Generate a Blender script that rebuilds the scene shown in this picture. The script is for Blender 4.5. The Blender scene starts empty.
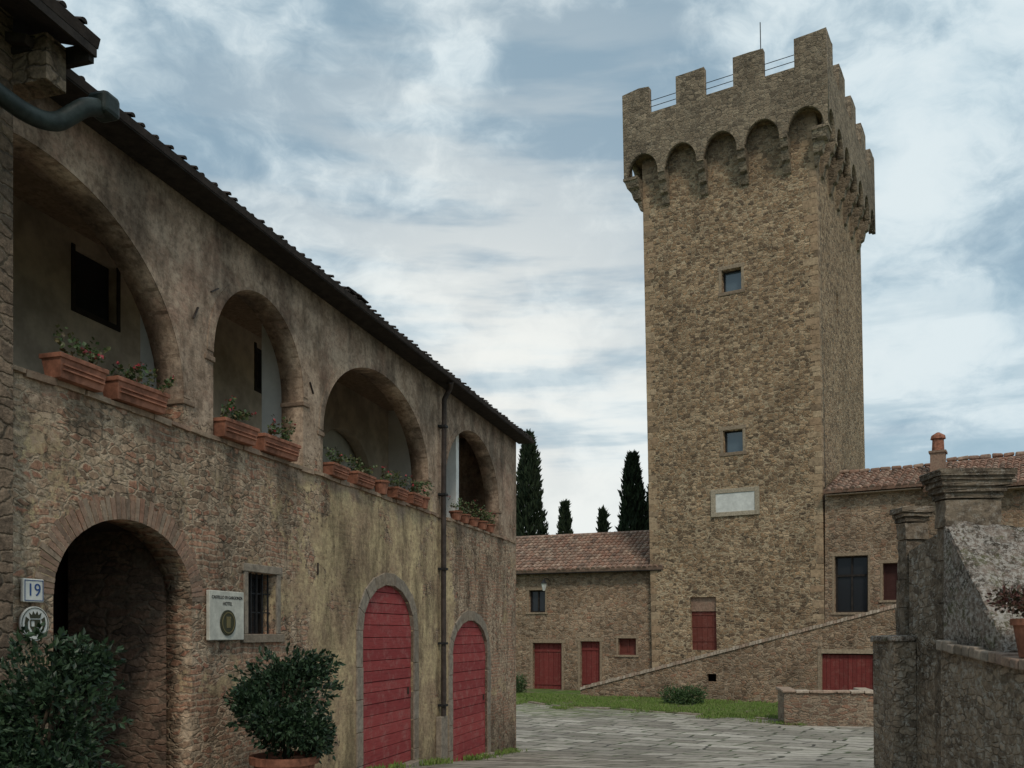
import bpy, bmesh, math, random
import numpy as np
from mathutils import Vector, Matrix
random.seed(7)
rng = np.random.default_rng(7)
SC = bpy.context.scene
COL = SC.collection
pi = math.pi

# ------------------------------------------------------------------ node helpers
class G:
    def __init__(s, name, rough=0.9):
        s.m = bpy.data.materials.new(name); s.m.use_nodes = True
        s.t = s.m.node_tree; s.b = s.t.nodes['Principled BSDF']
        s.b.inputs['Roughness'].default_value = rough
        s.b.inputs['Specular IOR Level'].default_value = 0.2
        s._o = None
    def put(s, node, i, v):
        if v is None: return
        if hasattr(v, 'is_output'): s.t.links.new(v, node.inputs[i])
        else:
            if isinstance(v, tuple) and len(v) == 3 and node.inputs[i].type == 'RGBA': v = v + (1,)
            node.inputs[i].default_value = v
    def n(s, typ, ins=None, **p):
        nd = s.t.nodes.new(typ)
        for k, v in p.items(): setattr(nd, k, v)
        for k, v in (ins or {}).items(): s.put(nd, k, v)
        return nd
    @property
    def obj(s):
        if s._o is None: s._o = s.n('ShaderNodeTexCoord').outputs['Object']
        return s._o
    def math(s, op, a, b=None, c=None, clamp=False):
        nd = s.n('ShaderNodeMath', {0: a}, operation=op, use_clamp=clamp)
        s.put(nd, 1, b); s.put(nd, 2, c)
        return nd.outputs[0]
    def vm(s, op, a, b=None):
        nd = s.n('ShaderNodeVectorMath', {0: a}, operation=op); s.put(nd, 1, b)
        return nd.outputs[0]
    def scl(s, v, k):
        o = s.vm('SCALE', v); o.node.inputs['Scale'].default_value = k; return o
    def mix(s, f, a, b, blend='MIX'):
        nd = s.n('ShaderNodeMix', {0: f, 6: a, 7: b}, data_type='RGBA', blend_type=blend)
        return nd.outputs[2]
    def fmix(s, f, a, b):
        return s.n('ShaderNodeMix', {0: f, 2: a, 3: b}, data_type='FLOAT').outputs[0]
    def mul(s, c, f):
        return s.mix(1.0, c, s.n('ShaderNodeCombineColor', {0: f, 1: f, 2: f}).outputs[0], 'MULTIPLY')
    def noise(s, scale, detail=4, rough=0.6, vec=None, out=0):
        return s.n('ShaderNodeTexNoise', {'Vector': vec or s.obj, 'Scale': scale, 'Detail': detail, 'Roughness': rough}).outputs[out]
    def sm(s, v, a, b, c=0.0, d=1.0):
        return s.n('ShaderNodeMapRange', {'Value': v, 'From Min': a, 'From Max': b, 'To Min': c, 'To Max': d}, interpolation_type='SMOOTHSTEP').outputs[0]
    def ramp(s, f, stops, interp='LINEAR'):
        nd = s.n('ShaderNodeValToRGB', {0: f}); cr = nd.color_ramp; cr.interpolation = interp
        while len(cr.elements) < len(stops): cr.elements.new(0.5)
        for e, (p, c) in zip(cr.elements, stops):
            e.position = p; e.color = tuple(c) + (1,)
        return nd.outputs[0]
    def sep(s, v): return s.n('ShaderNodeSeparateXYZ', {0: v}).outputs
    def island(s): return s.n('ShaderNodeNewGeometry').outputs['Random Per Island']
    def color(s, c): s.put(s.b, 'Base Color', c)
    def bump(s, h, strength=0.6, dist=0.03):
        nd = s.n('ShaderNodeBump', {'Height': h, 'Strength': strength, 'Distance': dist})
        s.t.links.new(nd.outputs[0], s.b.inputs['Normal'])
    def rubble(s, stones, mortar, sc=(3.4, 3.4, 6.6), joint=0.07, warp=0.22, edge=.14, dark=.5, rnd=.7):
        w = s.scl(s.vm('SUBTRACT', s.noise(1.7, 1, out=1), (0.5, 0.5, 0.5)), warp)
        w2 = s.scl(s.vm('SUBTRACT', s.noise(12, 2, out=1), (0.5, 0.5, 0.5)), 0.06)
        co = s.vm('MULTIPLY', s.vm('ADD', s.vm('ADD', s.obj, w), w2), sc)
        v1 = s.n('ShaderNodeTexVoronoi', {'Vector': co, 'Scale': 1.0, 'Randomness': rnd})
        v2 = s.n('ShaderNodeTexVoronoi', {'Vector': co, 'Scale': 1.0, 'Randomness': rnd}, feature='DISTANCE_TO_EDGE')
        r = s.sep(v1.outputs['Color'])[0]
        k = len(stones)
        c = s.ramp(r, [(i / max(1, k - 1), q) for i, q in enumerate(stones)])
        fine = s.noise(20, 4, 0.78)
        c = s.mul(c, s.sm(fine, 0.3, 0.72, 0.6, 1.35))
        med = s.noise(4, 3, .7)
        jm = s.math('MULTIPLY', med, joint * 2.6)
        e = v2.outputs['Distance']
        mask = s.n('ShaderNodeMapRange', {'Value': e, 'From Min': s.math('MULTIPLY', jm, 0.3), 'From Max': jm, 'To Min': 1.0, 'To Max': 0.0}, interpolation_type='SMOOTHSTEP').outputs[0]
        mo = s.mix(s.sm(med, .38, .52), tuple(x * dark for x in mortar), mortar)
        c = s.mix(mask, c, s.mul(mo, s.sm(fine, .3, .7, .7, 1.2)))
        h = s.math('ADD', s.sm(e, 0.0, edge), s.math('MULTIPLY', fine, 0.8))
        h = s.math('ADD', h, s.math('MULTIPLY', r, 0.4))
        return c, h
    def stain(s, c, lo=0.55, hi=1.15, scale=0.45, vec=None):
        return s.mul(c, s.sm(s.noise(scale, 4, 0.65, vec), 0.3, 0.72, lo, hi))

def simple(name, c, rough=0.7, var=0.25, sc=6, bumpy=0.15, metal=0.0):
    g = G(name, rough)
    cc = g.mix(g.sm(g.noise(sc, 4, 0.7), 0.3, 0.75), tuple(x * (1 - var) for x in c), tuple(min(1, x * (1 + var)) for x in c))
    g.color(cc); g.bump(g.noise(sc * 5, 3), bumpy, 0.02)
    g.b.inputs['Metallic'].default_value = metal
    return g.m

# ------------------------------------------------------------------ materials
def m_rubble(name, stones, mortar, sc=(3.4, 3.4, 6.6), joint=0.07, st=(0.6, 1.15), dist=0.05, lichen=0.0, top=None, dark=.5):
    g = G(name, 0.95)
    c, h = g.rubble(stones, mortar, sc, joint, dark=dark)
    c = g.stain(c, st[0], st[1])
    if lichen:
        lm = g.sm(g.noise(11, 5, 0.85), 0.53, 0.58)
        c = g.mix(g.math('MULTIPLY', lm, 0.7 * lichen), c, (0.42, 0.39, 0.335))
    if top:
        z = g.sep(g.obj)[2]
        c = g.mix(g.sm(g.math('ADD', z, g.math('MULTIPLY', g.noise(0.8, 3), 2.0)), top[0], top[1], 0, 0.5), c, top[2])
    g.color(c); g.bump(h, 0.75, dist)
    return g.m
BR = [(0.25, 0.160, 0.090), (0.39, 0.262, 0.155), (0.145, 0.095, 0.06), (0.50, 0.355, 0.22), (0.29, 0.185, 0.105), (0.11, 0.078, 0.052), (0.40, 0.25, 0.14)]
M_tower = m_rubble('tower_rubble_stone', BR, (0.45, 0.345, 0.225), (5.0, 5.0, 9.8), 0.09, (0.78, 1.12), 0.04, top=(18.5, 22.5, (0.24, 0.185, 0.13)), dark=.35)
M_parapet = m_rubble('parapet_stone', [(0.20, 0.15, 0.10), (0.30, 0.23, 0.155), (0.14, 0.108, 0.075), (0.26, 0.195, 0.13), (.34, .265, .18)], (0.30, 0.24, 0.17), (4.6, 4.6, 8.6), 0.08, (0.7, 1.1), 0.035, dark=.4)
M_rear = m_rubble('rear_house_stone', [(0.24, 0.15, 0.092), (0.36, 0.24, 0.15), (0.16, 0.105, 0.068), (0.44, 0.315, 0.21), (0.29, 0.155, 0.095)], (0.39, 0.29, 0.20), (4.8, 4.8, 9.8), 0.09, (0.64, 1.1), 0.035, dark=.4)
M_wallrub = m_rubble('garden_wall_stone', [(0.21, 0.16, 0.115), (0.33, 0.26, 0.19), (0.14, 0.108, 0.08), (0.40, 0.32, 0.24)], (0.30, 0.24, 0.175), (8.5, 8.5, 15), 0.10, (0.6, 1.12), 0.018, lichen=1.0, dark=.5)

def m_facade():
    g = G('facade_stone_and_plaster', 0.95)
    x, y, z = g.sep(g.obj)
    c, h = g.rubble([(0.26, 0.165, 0.105), (0.39, 0.27, 0.18), (0.165, 0.11, 0.073), (0.47, 0.345, 0.235), (0.31, 0.20, 0.13), (0.34, 0.165, 0.105), (0.21, 0.145, 0.095)], (0.39, 0.295, 0.205), (7.8, 7.8, 16.5), 0.13, 0.13, dark=.45, rnd=.8)
    bc = g.n('ShaderNodeCombineXYZ', {0: x, 1: z, 2: 0.0}).outputs[0]
    bw = g.scl(g.noise(5, 3, out=1), 0.08)
    br = g.n('ShaderNodeTexBrick', {'Vector': g.vm('ADD', bc, bw), 'Color1': (0.37, 0.185, 0.115), 'Color2': (0.26, 0.155, 0.10), 'Mortar': (0.35, 0.27, 0.19), 'Scale': 1.0, 'Mortar Size': 0.012, 'Mortar Smooth': .5, 'Brick Width': 0.22, 'Row Height': 0.06, 'Bias': -0.1})
    fine = g.noise(16, 5, 0.80)
    nz = g.noise(1.2, 8, 0.76)
    nd = g.math('SUBTRACT', nz, 0.5)
    fd = g.math('SUBTRACT', fine, 0.5)
    big = g.noise(1.1, 6, 0.74, g.vm('ADD', g.obj, (3.1, 0.0, 9.0)))
    bm_ = g.sm(g.math('ADD', big, g.math('MULTIPLY', fd, .12)), 0.50, 0.56)
    c = g.mix(g.math('MULTIPLY', bm_, .75), c, g.mul(br.outputs[0], g.sm(fine, .3, .7, .7, 1.25)))
    h = g.fmix(bm_, h, g.math('ADD', g.math('SUBTRACT', 1.3, br.outputs[1]), g.math('MULTIPLY', fine, .6)))
    up = g.sm(g.math('ADD', g.math('ADD', z, g.math('MULTIPLY', nd, 3.6)), g.math('MULTIPLY', fd, .8)), 1.75, 2.1)
    xw = g.math('ADD', x, g.math('MULTIPLY', g.math('SUBTRACT', g.noise(0.9, 4, .6, g.vm('ADD', g.obj, (11, 2, 5))), .5), 4.0))
    cen = g.math('MULTIPLY', g.sm(xw, 9.9, 11.6), g.sm(xw, 16.3, 14.6))
    lowp = g.sm(g.math('ADD', g.math('ADD', nz, g.math('MULTIPLY', cen, 0.17)), g.math('MULTIPLY', fd, .22)), 0.56, 0.615)
    pl = g.mix(g.sm(g.noise(2.2, 7, 0.78), 0.38, 0.62), (0.21, 0.142, 0.098), (0.42, 0.31, 0.225))
    pl = g.mix(g.sm(big, .50, .62, 0, .55), pl, (0.31, 0.185, 0.13))
    plc = g.mix(g.sm(g.noise(1.8, 7, 0.8, g.vm('ADD', g.obj, (4, 4, 4))), 0.36, 0.60), (0.50, 0.385, 0.215), (0.29, 0.205, 0.125))
    c = g.mix(g.math('MULTIPLY', lowp, 0.88), c, plc)
    c = g.mix(g.math('MULTIPLY', up, 0.92), c, pl)
    pm = g.math('MAXIMUM', lowp, up)
    h = g.fmix(g.math('MULTIPLY', pm, .9), h, g.math('ADD', 1.3, g.math('MULTIPLY', fine, 0.6)))
    st = g.noise(1.0, 5, 0.72, g.vm('MULTIPLY', g.obj, (1.7, 1.0, 0.5)))
    c = g.mul(c, g.sm(st, 0.36, 0.57, 0.52, 1.1))
    c = g.mul(c, g.sm(fine, 0.34, 0.58, 0.66, 1.12))
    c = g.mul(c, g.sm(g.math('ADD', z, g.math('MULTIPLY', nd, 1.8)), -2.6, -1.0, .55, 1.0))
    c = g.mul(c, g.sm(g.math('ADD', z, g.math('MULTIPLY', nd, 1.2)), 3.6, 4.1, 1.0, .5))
    g.color(c); g.bump(h, 0.75, 0.014)
    return g.m
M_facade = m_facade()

def m_island(name, cols, rough=0.9, nsc=14, lichen=None, bumpd=0.01):
    g = G(name, rough)
    c = g.ramp(g.island(), [(i / (len(cols) - 1), q) for i, q in enumerate(cols)])
    c = g.mul(c, g.sm(g.noise(nsc, 4, 0.75), 0.25, 0.75, 0.6, 1.25))
    if lichen:
        c = g.mix(g.math('MULTIPLY', g.sm(g.noise(2.2, 5, 0.8), 0.5, 0.66), lichen[1]), c, lichen[0])
    g.color(c); g.bump(g.noise(nsc * 2, 4, 0.7), 0.5, bumpd)
    return g.m
M_brickv = m_island('old_brick', [(0.23, 0.145, 0.10), (0.32, 0.20, 0.14), (0.18, 0.125, 0.09), (0.31, 0.23, 0.165), (0.28, 0.15, 0.10)], lichen=((0.28, 0.21, 0.15), .7))
M_brickarch = m_island('plastered_brick', [(0.28, 0.19, 0.13), (0.34, 0.24, 0.165), (0.22, 0.155, 0.108), (0.31, 0.195, 0.135)], lichen=((0.28, 0.205, 0.145), .8))
M_grey = m_island('grey_sandstone', [(0.21, 0.175, 0.135), (0.28, 0.235, 0.185), (0.24, 0.19, 0.14)], lichen=((.17, .13, .095), .6))
M_stonetrim = m_island('weathered_stone_trim', [(0.27, 0.205, 0.14), (0.33, 0.255, 0.175), (0.22, 0.16, 0.11)])
M_slabtrim = m_island('pale_stone_trim', [(0.32, 0.265, 0.19), (0.38, 0.315, 0.23)])
M_tile = m_island('terracotta_roof_tile', [(0.24, 0.13, 0.09), (0.34, 0.205, 0.145), (0.15, 0.10, 0.075), (0.40, 0.28, 0.205), (0.25, 0.155, 0.115)], 0.92, 9, ((0.23, 0.195, 0.155), 0.7))
M_tiledark = m_island('weathered_dark_roof_tile', [(0.04, 0.032, 0.028), (0.055, 0.04, 0.033), (0.035, 0.028, 0.025)], 0.92, 9)
def m_lichen():
    g = G('lichen_covered_stone', 0.95)
    a = g.sm(g.noise(24, 5, 0.88), 0.48, 0.54)
    b = g.sm(g.noise(4, 6, 0.8), 0.38, 0.54, 0.35, 1.0)
    base = g.mix(g.sm(g.noise(5, 7, 0.85), .42, .58), (0.085, 0.07, 0.055), (0.28, 0.215, 0.17))
    base = g.mix(g.sm(g.noise(3, 5, .8, g.vm('ADD', g.obj, (5, 5, 5))), .52, .58, 0, .7), base, (0.13, 0.13, 0.06))
    c = g.mix(g.math('MULTIPLY', a, b), base, (0.50, 0.455, 0.40))
    g.color(c); g.bump(g.noise(9, 8, 0.8), 1.0, 0.05); return g.m
M_lichenstone = m_lichen()
def m_pillar():
    g = G('weathered_pillar_stone', 0.95)
    c = g.mix(g.sm(g.noise(5, 7, 0.8), 0.40, 0.60), (0.095, 0.073, 0.054), (0.25, 0.195, 0.14))
    c = g.mul(c, g.sm(g.island(), 0, 1, .8, 1.15))
    c = g.mix(g.math('MULTIPLY', g.sm(g.noise(17, 5, 0.88), 0.54, 0.58), 0.6), c, (0.38, 0.345, 0.29))
    g.color(c); g.bump(g.noise(9, 8, 0.8), 1.0, 0.035); return g.m
M_pillar = m_pillar()
def m_door(name, a, b, fade=(0.36, 0.19, 0.165)):
    g = G(name, 0.85)
    c = g.mix(g.island(), a, b)
    gr = g.noise(3, 5, 0.7, g.vm('MULTIPLY', g.obj, (1.2, 1, 14)))
    c = g.mix(g.sm(gr, 0.45, 0.72, 0, 0.6), c, tuple(x * 0.55 for x in a))
    c = g.mix(g.sm(g.noise(5, 6, 0.85), 0.48, 0.66, 0, 0.45), c, fade)
    g.color(c); g.bump(gr, 0.4, 0.01); return g.m
M_red = m_door('faded_red_paint', (0.25, 0.042, 0.042), (0.32, 0.06, 0.056))
M_red2 = m_door('dark_red_paint', (0.15, 0.030, 0.026), (0.20, 0.04, 0.034), (0.22, 0.10, 0.08))
M_brown = m_door('brown_red_wood', (0.13, 0.035, 0.026), (0.17, 0.05, 0.037), (.2, .1, .08))
M_wood = simple('dark_old_wood', (0.03, 0.024, 0.020), 0.85, 0.4, 8)
M_iron = simple('dark_iron', (0.02, 0.02, 0.02), 0.6, 0.3, 20)
M_copper = simple('aged_metal_pipe', (0.026, 0.035, 0.032), 0.5, 0.4, 7)
M_rust = simple('brown_metal_pipe', (0.05, 0.038, 0.032), 0.6, 0.4, 7)
M_white = simple('white_plaque', (0.60, 0.59, 0.54), 0.5, 0.14, 5, 0.03)
M_cream = simple('aged_cream_stone', (0.50, 0.48, 0.41), 0.7, 0.22, 6, 0.08)
M_black = simple('faded_black_paint', (0.06, 0.055, 0.05), 0.6, 0.3)
M_blue = simple('blue_paint', (0.03, 0.07, 0.2), 0.5, 0.1)
M_gold = simple('gilt_lettering', (0.16, 0.13, 0.06), 0.5, 0.1)
M_olive = simple('dark_olive_enamel', (0.045, 0.045, 0.025), 0.5, 0.2)
M_plaster = simple('loggia_plaster', (0.46, 0.37, 0.28), 0.95, 0.3, 2)
M_plasterw = simple('whitewashed_plaster', (0.72, 0.70, 0.65), 0.95, 0.12, 2)
M_dark = simple('dark_interior', (0.012, 0.011, 0.010), 0.95, 0.2)
M_terra = simple('terracotta', (0.28, 0.12, 0.075), 0.85, 0.45, 6)
M_soil = simple('soil', (0.05, 0.035, 0.025), 1.0, 0.3, 20)
gg = G('window_glass', 0.2); gg.color((0.02, 0.022, 0.025)); gg.b.inputs['Specular IOR Level'].default_value = 0.35; M_glass = gg.m
gg = G('sky_reflecting_glass', 0.06); gg.color((0.06, 0.085, 0.10)); gg.b.inputs['Specular IOR Level'].default_value = 1.0; M_glass2 = gg.m
def m_leaf(name, cols, rough=0.45):
    g = G(name, rough); c = g.ramp(g.island(), [(i / (len(cols) - 1), q) for i, q in enumerate(cols)])
    g.color(c); g.b.inputs['Specular IOR Level'].default_value = 0.3
    return g.m
M_leaf = m_leaf('glossy_dark_leaf', [(0.010, 0.022, 0.012), (0.018, 0.036, 0.017), (0.027, 0.054, 0.024), (0.05, 0.085, 0.04)])
M_leaf2 = m_leaf('planter_leaf', [(0.03, 0.055, 0.018), (0.06, 0.10, 0.03), (0.11, 0.12, 0.05), (0.16, 0.11, 0.06)])
M_leafred = m_leaf('reddish_succulent_leaf', [(0.10, 0.035, 0.03), (0.16, 0.07, 0.055), (0.07, 0.06, 0.03), (0.05, 0.035, 0.025)])
M_flower = m_leaf('red_petal', [(0.3, 0.03, 0.04), (0.4, 0.08, 0.08)])
M_cyp = m_leaf('cypress_foliage', [(0.012, 0.020, 0.010), (0.022, 0.036, 0.016), (0.036, 0.054, 0.024)], 0.9)
M_grass = m_leaf('grass_blade', [(0.09, 0.15, 0.025), (0.13, 0.21, 0.035), (0.18, 0.24, 0.06), (0.2, 0.2, 0.09)], 0.8)
M_bushleaf = m_leaf('bush_leaf', [(0.03, 0.06, 0.02), (0.05, 0.09, 0.03), (0.08, 0.12, 0.04)])
M_bark = simple('bark', (0.06, 0.045, 0.03), 0.95, 0.4, 9)

def m_paving():
    g = G('stone_paving', 0.85)
    rot = g.n('ShaderNodeMapping', {'Vector': g.obj, 'Rotation': (0, 0, math.radians(36))}).outputs[0]
    w = g.scl(g.vm('SUBTRACT', g.noise(0.5, 2, out=1), (0.5, 0.5, 0.5)), 0.8)
    w2 = g.scl(g.noise(3, 2, out=1), 0.14)
    co = g.vm('ADD', g.vm('ADD', rot, w), w2)
    b = g.n('ShaderNodeTexBrick', {'Vector': co, 'Color1': (0.24, 0.21, 0.17), 'Color2': (0.45, 0.405, 0.34), 'Mortar': (0.5, 0.5, 0.5), 'Scale': 1.0, 'Mortar Size': 0.045, 'Mortar Smooth': .4, 'Brick Width': 0.95, 'Row Height': 0.66, 'Bias': 0.0}, squash=0.7, squash_frequency=3, offset_frequency=2)
    c = b.outputs[0]; jm = b.outputs[1]
    c = g.stain(c, 0.74, 1.12, 0.5)
    fi = g.noise(8, 5, 0.8)
    c = g.mul(c, g.sm(fi, 0.3, 0.7, 0.76, 1.16))
    jc = g.mix(g.sm(g.noise(1.5, 3), .4, .6), (0.055, 0.045, 0.032), (0.07, 0.085, 0.03))
    c = g.mix(g.math('MULTIPLY', jm, .95), c, jc)
    X, Y, Z = g.sep(g.obj)
    near = g.sm(g.math('ADD', Y, g.math('MULTIPLY', g.noise(.6, 5, .75), 9.0)), 31.5, 34.5, 0, .6)
    c = g.mix(g.math('MULTIPLY', near, g.sm(g.noise(2.2, 5, .8), .44, .56)), c, (0.12, 0.16, 0.045))
    c = g.mix(g.sm(g.noise(0.7, 5, 0.75), 0.58, 0.7, 0, 0.35), c, (0.15, 0.14, 0.08))
    g.color(c)
    h = g.math('ADD', g.math('SUBTRACT', 1.0, jm), g.math('MULTIPLY', fi, 0.5))
    g.bump(h, 0.6, 0.02)
    return g.m
M_pave = m_paving()
def m_ground():
    g = G('earth_and_short_grass', 1.0)
    c = g.mix(g.sm(g.noise(0.8, 5, 0.75), 0.38, 0.56), (0.17, 0.145, 0.09), (0.10, 0.16, 0.035))
    c = g.stain(c, 0.6, 1.2, 3)
    g.color(c); g.bump(g.noise(8, 5, 0.8), 0.8, 0.05); return g.m
M_ground = m_ground()

# ------------------------------------------------------------------ object helpers
def thing(name, label, cat, loc=(0, 0, 0), ang=0.0, group=None):
    e = bpy.data.objects.new(name, None); COL.objects.link(e)
    e.empty_display_size = 0.3
    e.matrix_basis = Matrix.Translation(loc) @ Matrix.Rotation(ang, 4, 'Z')
    e['label'] = label; e['category'] = cat
    if group: e['group'] = group
    return e
def mkobj(name, mesh, mat, parent=None, label=None, loc=None):
    o = bpy.data.objects.new(name, mesh); COL.objects.link(o)
    if mat:
        mesh.materials.clear(); mesh.materials.append(mat)
    if parent: o.parent = parent
    if label: o['label'] = label
    if loc: o.location = loc
    return o
def from_bm(name, bm, mat, parent=None, label=None, bevel=0, loc=None, smooth=False):
    bmesh.ops.recalc_face_normals(bm, faces=bm.faces[:])
    me = bpy.data.meshes.new(name); bm.to_mesh(me); bm.free()
    if smooth:
        for p in me.polygons: p.use_smooth = True
    o = mkobj(name, me, mat, parent, label, loc)
    if bevel:
        md = o.modifiers.new('bevel', 'BEVEL'); md.width = bevel; md.segments = 2; md.limit_method = 'ANGLE'
    return o
QF = ((0, 1, 2, 3), (4, 5, 6, 7), (0, 1, 5, 4), (1, 2, 6, 5), (2, 3, 7, 6), (3, 0, 4, 7))
def hexa(bm, vs):
    for f in QF: bm.faces.new([vs[i] for i in f])
def box(bm, x0, x1, y0, y1, z0, z1, jit=0.0):
    vs = []
    for z in (z0, z1):
        for x, y in ((x0, y0), (x1, y0), (x1, y1), (x0, y1)):
            vs.append(bm.verts.new((x + random.uniform(-jit, jit), y + random.uniform(-jit, jit), z + random.uniform(-jit, jit))))
    hexa(bm, vs)
def boxes(name, L, mat, parent=None, label=None, bevel=0, jit=0.0):
    bm = bmesh.new()
    for b in L: box(bm, *b, jit=jit)
    return from_bm(name, bm, mat, parent, label, bevel)
def parts(name, L, mat, parent, bevel=0):
    return [boxes(name, [b], mat, parent, bevel=bevel) for b in L]
def arch(x0, x1, zb, zs, zt, n=24):
    cx = (x0 + x1) / 2; rx = (x1 - x0) / 2; rz = zt - zs
    P = [(x0, zb)]
    for k in range(n + 1):
        a = pi - pi * k / n
        P.append((cx + rx * math.cos(a), zs + rz * math.sin(a)))
    P.append((x1, zb)); return P
def rect(x0, x1, z0, z1): return [(x0, z0), (x0, z1), (x1, z1), (x1, z0)]
def curve_mesh(cu):
    ob = bpy.data.objects.new('tmp', cu); COL.objects.link(ob)
    dg = bpy.context.evaluated_depsgraph_get()
    me = bpy.data.meshes.new_from_object(ob.evaluated_get(dg)); bpy.data.objects.remove(ob)
    return me
def plate(name, outer, holes, c0, c1, mat, parent=None, fmap=None, label=None):
    cu = bpy.data.curves.new(name, 'CURVE'); cu.dimensions = '2D'; cu.fill_mode = 'BOTH'; cu.extrude = (c1 - c0) / 2
    for poly in [outer] + holes:
        sp = cu.splines.new('POLY'); sp.points.add(len(poly) - 1)
        for i, p in enumerate(poly): sp.points[i].co = (p[0], p[1], 0, 1)
        sp.use_cyclic_u = True
    me = curve_mesh(cu)
    mid = (c0 + c1) / 2
    f = fmap or (lambda a, b, c: (a, c, b))
    bm = bmesh.new(); bm.from_mesh(me); bpy.data.meshes.remove(me)
    bmesh.ops.remove_doubles(bm, verts=bm.verts[:], dist=0.0005)
    for v in bm.verts: v.co = f(v.co.x, v.co.y, mid + v.co.z)
    return from_bm(name, bm, mat, parent, label)
def text(name, s, size, x, y, z, mat, parent, ext=0.003, align='CENTER'):
    cu = bpy.data.curves.new(name, 'FONT'); cu.body = s; cu.size = size; cu.align_x = align; cu.align_y = 'CENTER'; cu.extrude = ext
    me = curve_mesh(cu)
    for v in me.vertices:
        a, b, c = v.co; v.co = (x + a, y - c, z + b)
    return mkobj(name, me, mat, parent)
def tube(name, pts, r, mat, parent=None, bez=False):
    cu = bpy.data.curves.new(name, 'CURVE'); cu.dimensions = '3D'; cu.bevel_depth = r; cu.bevel_resolution = 4; cu.use_fill_caps = True
    sp = cu.splines.new('NURBS' if bez else 'POLY'); sp.points.add(len(pts) - 1)
    for i, p in enumerate(pts): sp.points[i].co = (*p, 1)
    if bez: sp.use_endpoint_u = True; sp.order_u = 3; sp.resolution_u = 6
    return mkobj(name, curve_mesh(cu), mat, parent)
def ring(bm, x0, x1, zs, rz, w, n, y0, y1, gap=0.12, jit=0.006, jamb=None, jh=0.3, wj=0.02):
    cx = (x0 + x1) / 2; rx = (x1 - x0) / 2
    for k in range(n):
        a0 = pi - pi * (k + gap / 2) / n; a1 = pi - pi * (k + 1 - gap / 2) / n
        ww = w + random.uniform(-wj, wj); yy = y0 + random.uniform(-jit, jit)
        q = []
        for y in (yy, y1):
            for a, rr in ((a0, 0), (a1, 0), (a1, ww), (a0, ww)):
                nx, nz = math.cos(a) / rx, math.sin(a) / max(rz, .01); l = math.hypot(nx, nz); nx /= l; nz /= l
                q.append(bm.verts.new((cx + rx * math.cos(a) + nx * rr, y, zs + rz * math.sin(a) + nz * rr)))
        hexa(bm, q)
    if jamb is not None:
        z = zs
        while z > jamb:
            h = min(jh * random.uniform(0.8, 1.2), z - jamb + 0.01)
            for s0, s1 in ((x0 - w, x0), (x1, x1 + w)):
                box(bm, s0, s1, y0 + random.uniform(-jit, jit), y1, z - h + 0.008, z)
            z -= h
def tile_roof(name, parent, x0, x1, y0, z0, y1, z1, mat, pitch=0.23, row=0.38, rows=None, r=0.095, label=None, slab=.07):
    L = math.hypot(y1 - y0, z1 - z0); dy, dz = (y1 - y0) / L, (z1 - z0) / L; ny, nz = -dz, dy
    nr = int(L / row) if rows is None else rows
    bm = bmesh.new(); nc = int((x1 - x0) / pitch)
    seg = 6
    def P(a, l, h): return (a, y0 + dy * l + ny * h, z0 + dz * l + nz * h)
    for i in range(nc):
        for j in range(nr):
            a = x0 + (i + 0.5) * pitch + random.uniform(-.018, .018); l0 = j * row + random.uniform(-.03, .03); l1 = l0 + row * 1.15
            ra, rb = r * random.uniform(1, 1.1), r * 0.85
            sk = random.uniform(-.015, .015); up = random.uniform(0, .012)
            A = []; B = []
            for k in range(seg + 1):
                t = pi * k / seg
                A.append(bm.verts.new(P(a + ra * math.cos(t), l0, min(.045, r * .5) + up + ra * .8 * math.sin(t))))
                B.append(bm.verts.new(P(a + sk + rb * math.cos(t), l1, 0.01 + rb * .8 * math.sin(t))))
            for k in range(seg): bm.faces.new((A[k], A[k + 1], B[k + 1], B[k]))
            bm.faces.new(A)
    v = [bm.verts.new(P(a, l, h)) for h in (-slab, min(.035, r * .4)) for a, l in ((x0, 0), (x1, 0), (x1, L), (x0, L))]
    hexa(bm, v)
    me = bpy.data.meshes.new(name); bm.to_mesh(me); bm.free()
    return mkobj(name, me, mat, parent, label)
def leaves(name, pts, dirs, size, mat, parent, aspect=0.5, label=None, kind=None):
    n = len(pts); dirs = dirs / (np.linalg.norm(dirs, axis=1, keepdims=True) + 1e-9)
    rnd = rng.normal(size=(n, 3)); side = np.cross(dirs, rnd); side /= (np.linalg.norm(side, axis=1, keepdims=True) + 1e-9)
    up = np.cross(side, dirs)
    s = size * rng.uniform(0.6, 1.25, (n, 1))
    v = np.empty((n, 4, 3)); v[:, 0] = pts; v[:, 1] = pts + dirs * s * 0.5 + side * s * aspect * 0.5 + up * s * .08
    v[:, 2] = pts + dirs * s; v[:, 3] = pts + dirs * s * 0.5 - side * s * aspect * 0.5 + up * s * .08
    me = bpy.data.meshes.new(name)
    f = []
    for i in range(n): f.append((4 * i, 4 * i + 1, 4 * i + 2)); f.append((4 * i, 4 * i + 2, 4 * i + 3))
    me.from_pydata(v.reshape(-1, 3).tolist(), [], f)
    o = mkobj(name, me, mat, parent, label)
    if kind: o['kind'] = kind
    return o
def blob_pts(blobs, n, spread=0.35):
    P = []; D = []
    w = np.array([b[3] * b[4] for b in blobs]); w = w / w.sum()
    for b, k in zip(blobs, (w * n).astype(int)):
        d = rng.normal(size=(k, 3)); d /= np.linalg.norm(d, axis=1, keepdims=True)
        r = rng.uniform(1 - spread, 1.05, (k, 1)) * (1 + 0.15 * np.sin(d[:, :1] * 7 + d[:, 2:] * 5))
        P.append(np.array(b[:3]) + d * r * np.array([b[3], b[3], b[4]]))
        D.append(d + rng.normal(size=(k, 3)) * 0.7 + np.array([0, 0, 0.25]))
    return np.vstack(P), np.vstack(D)
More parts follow.
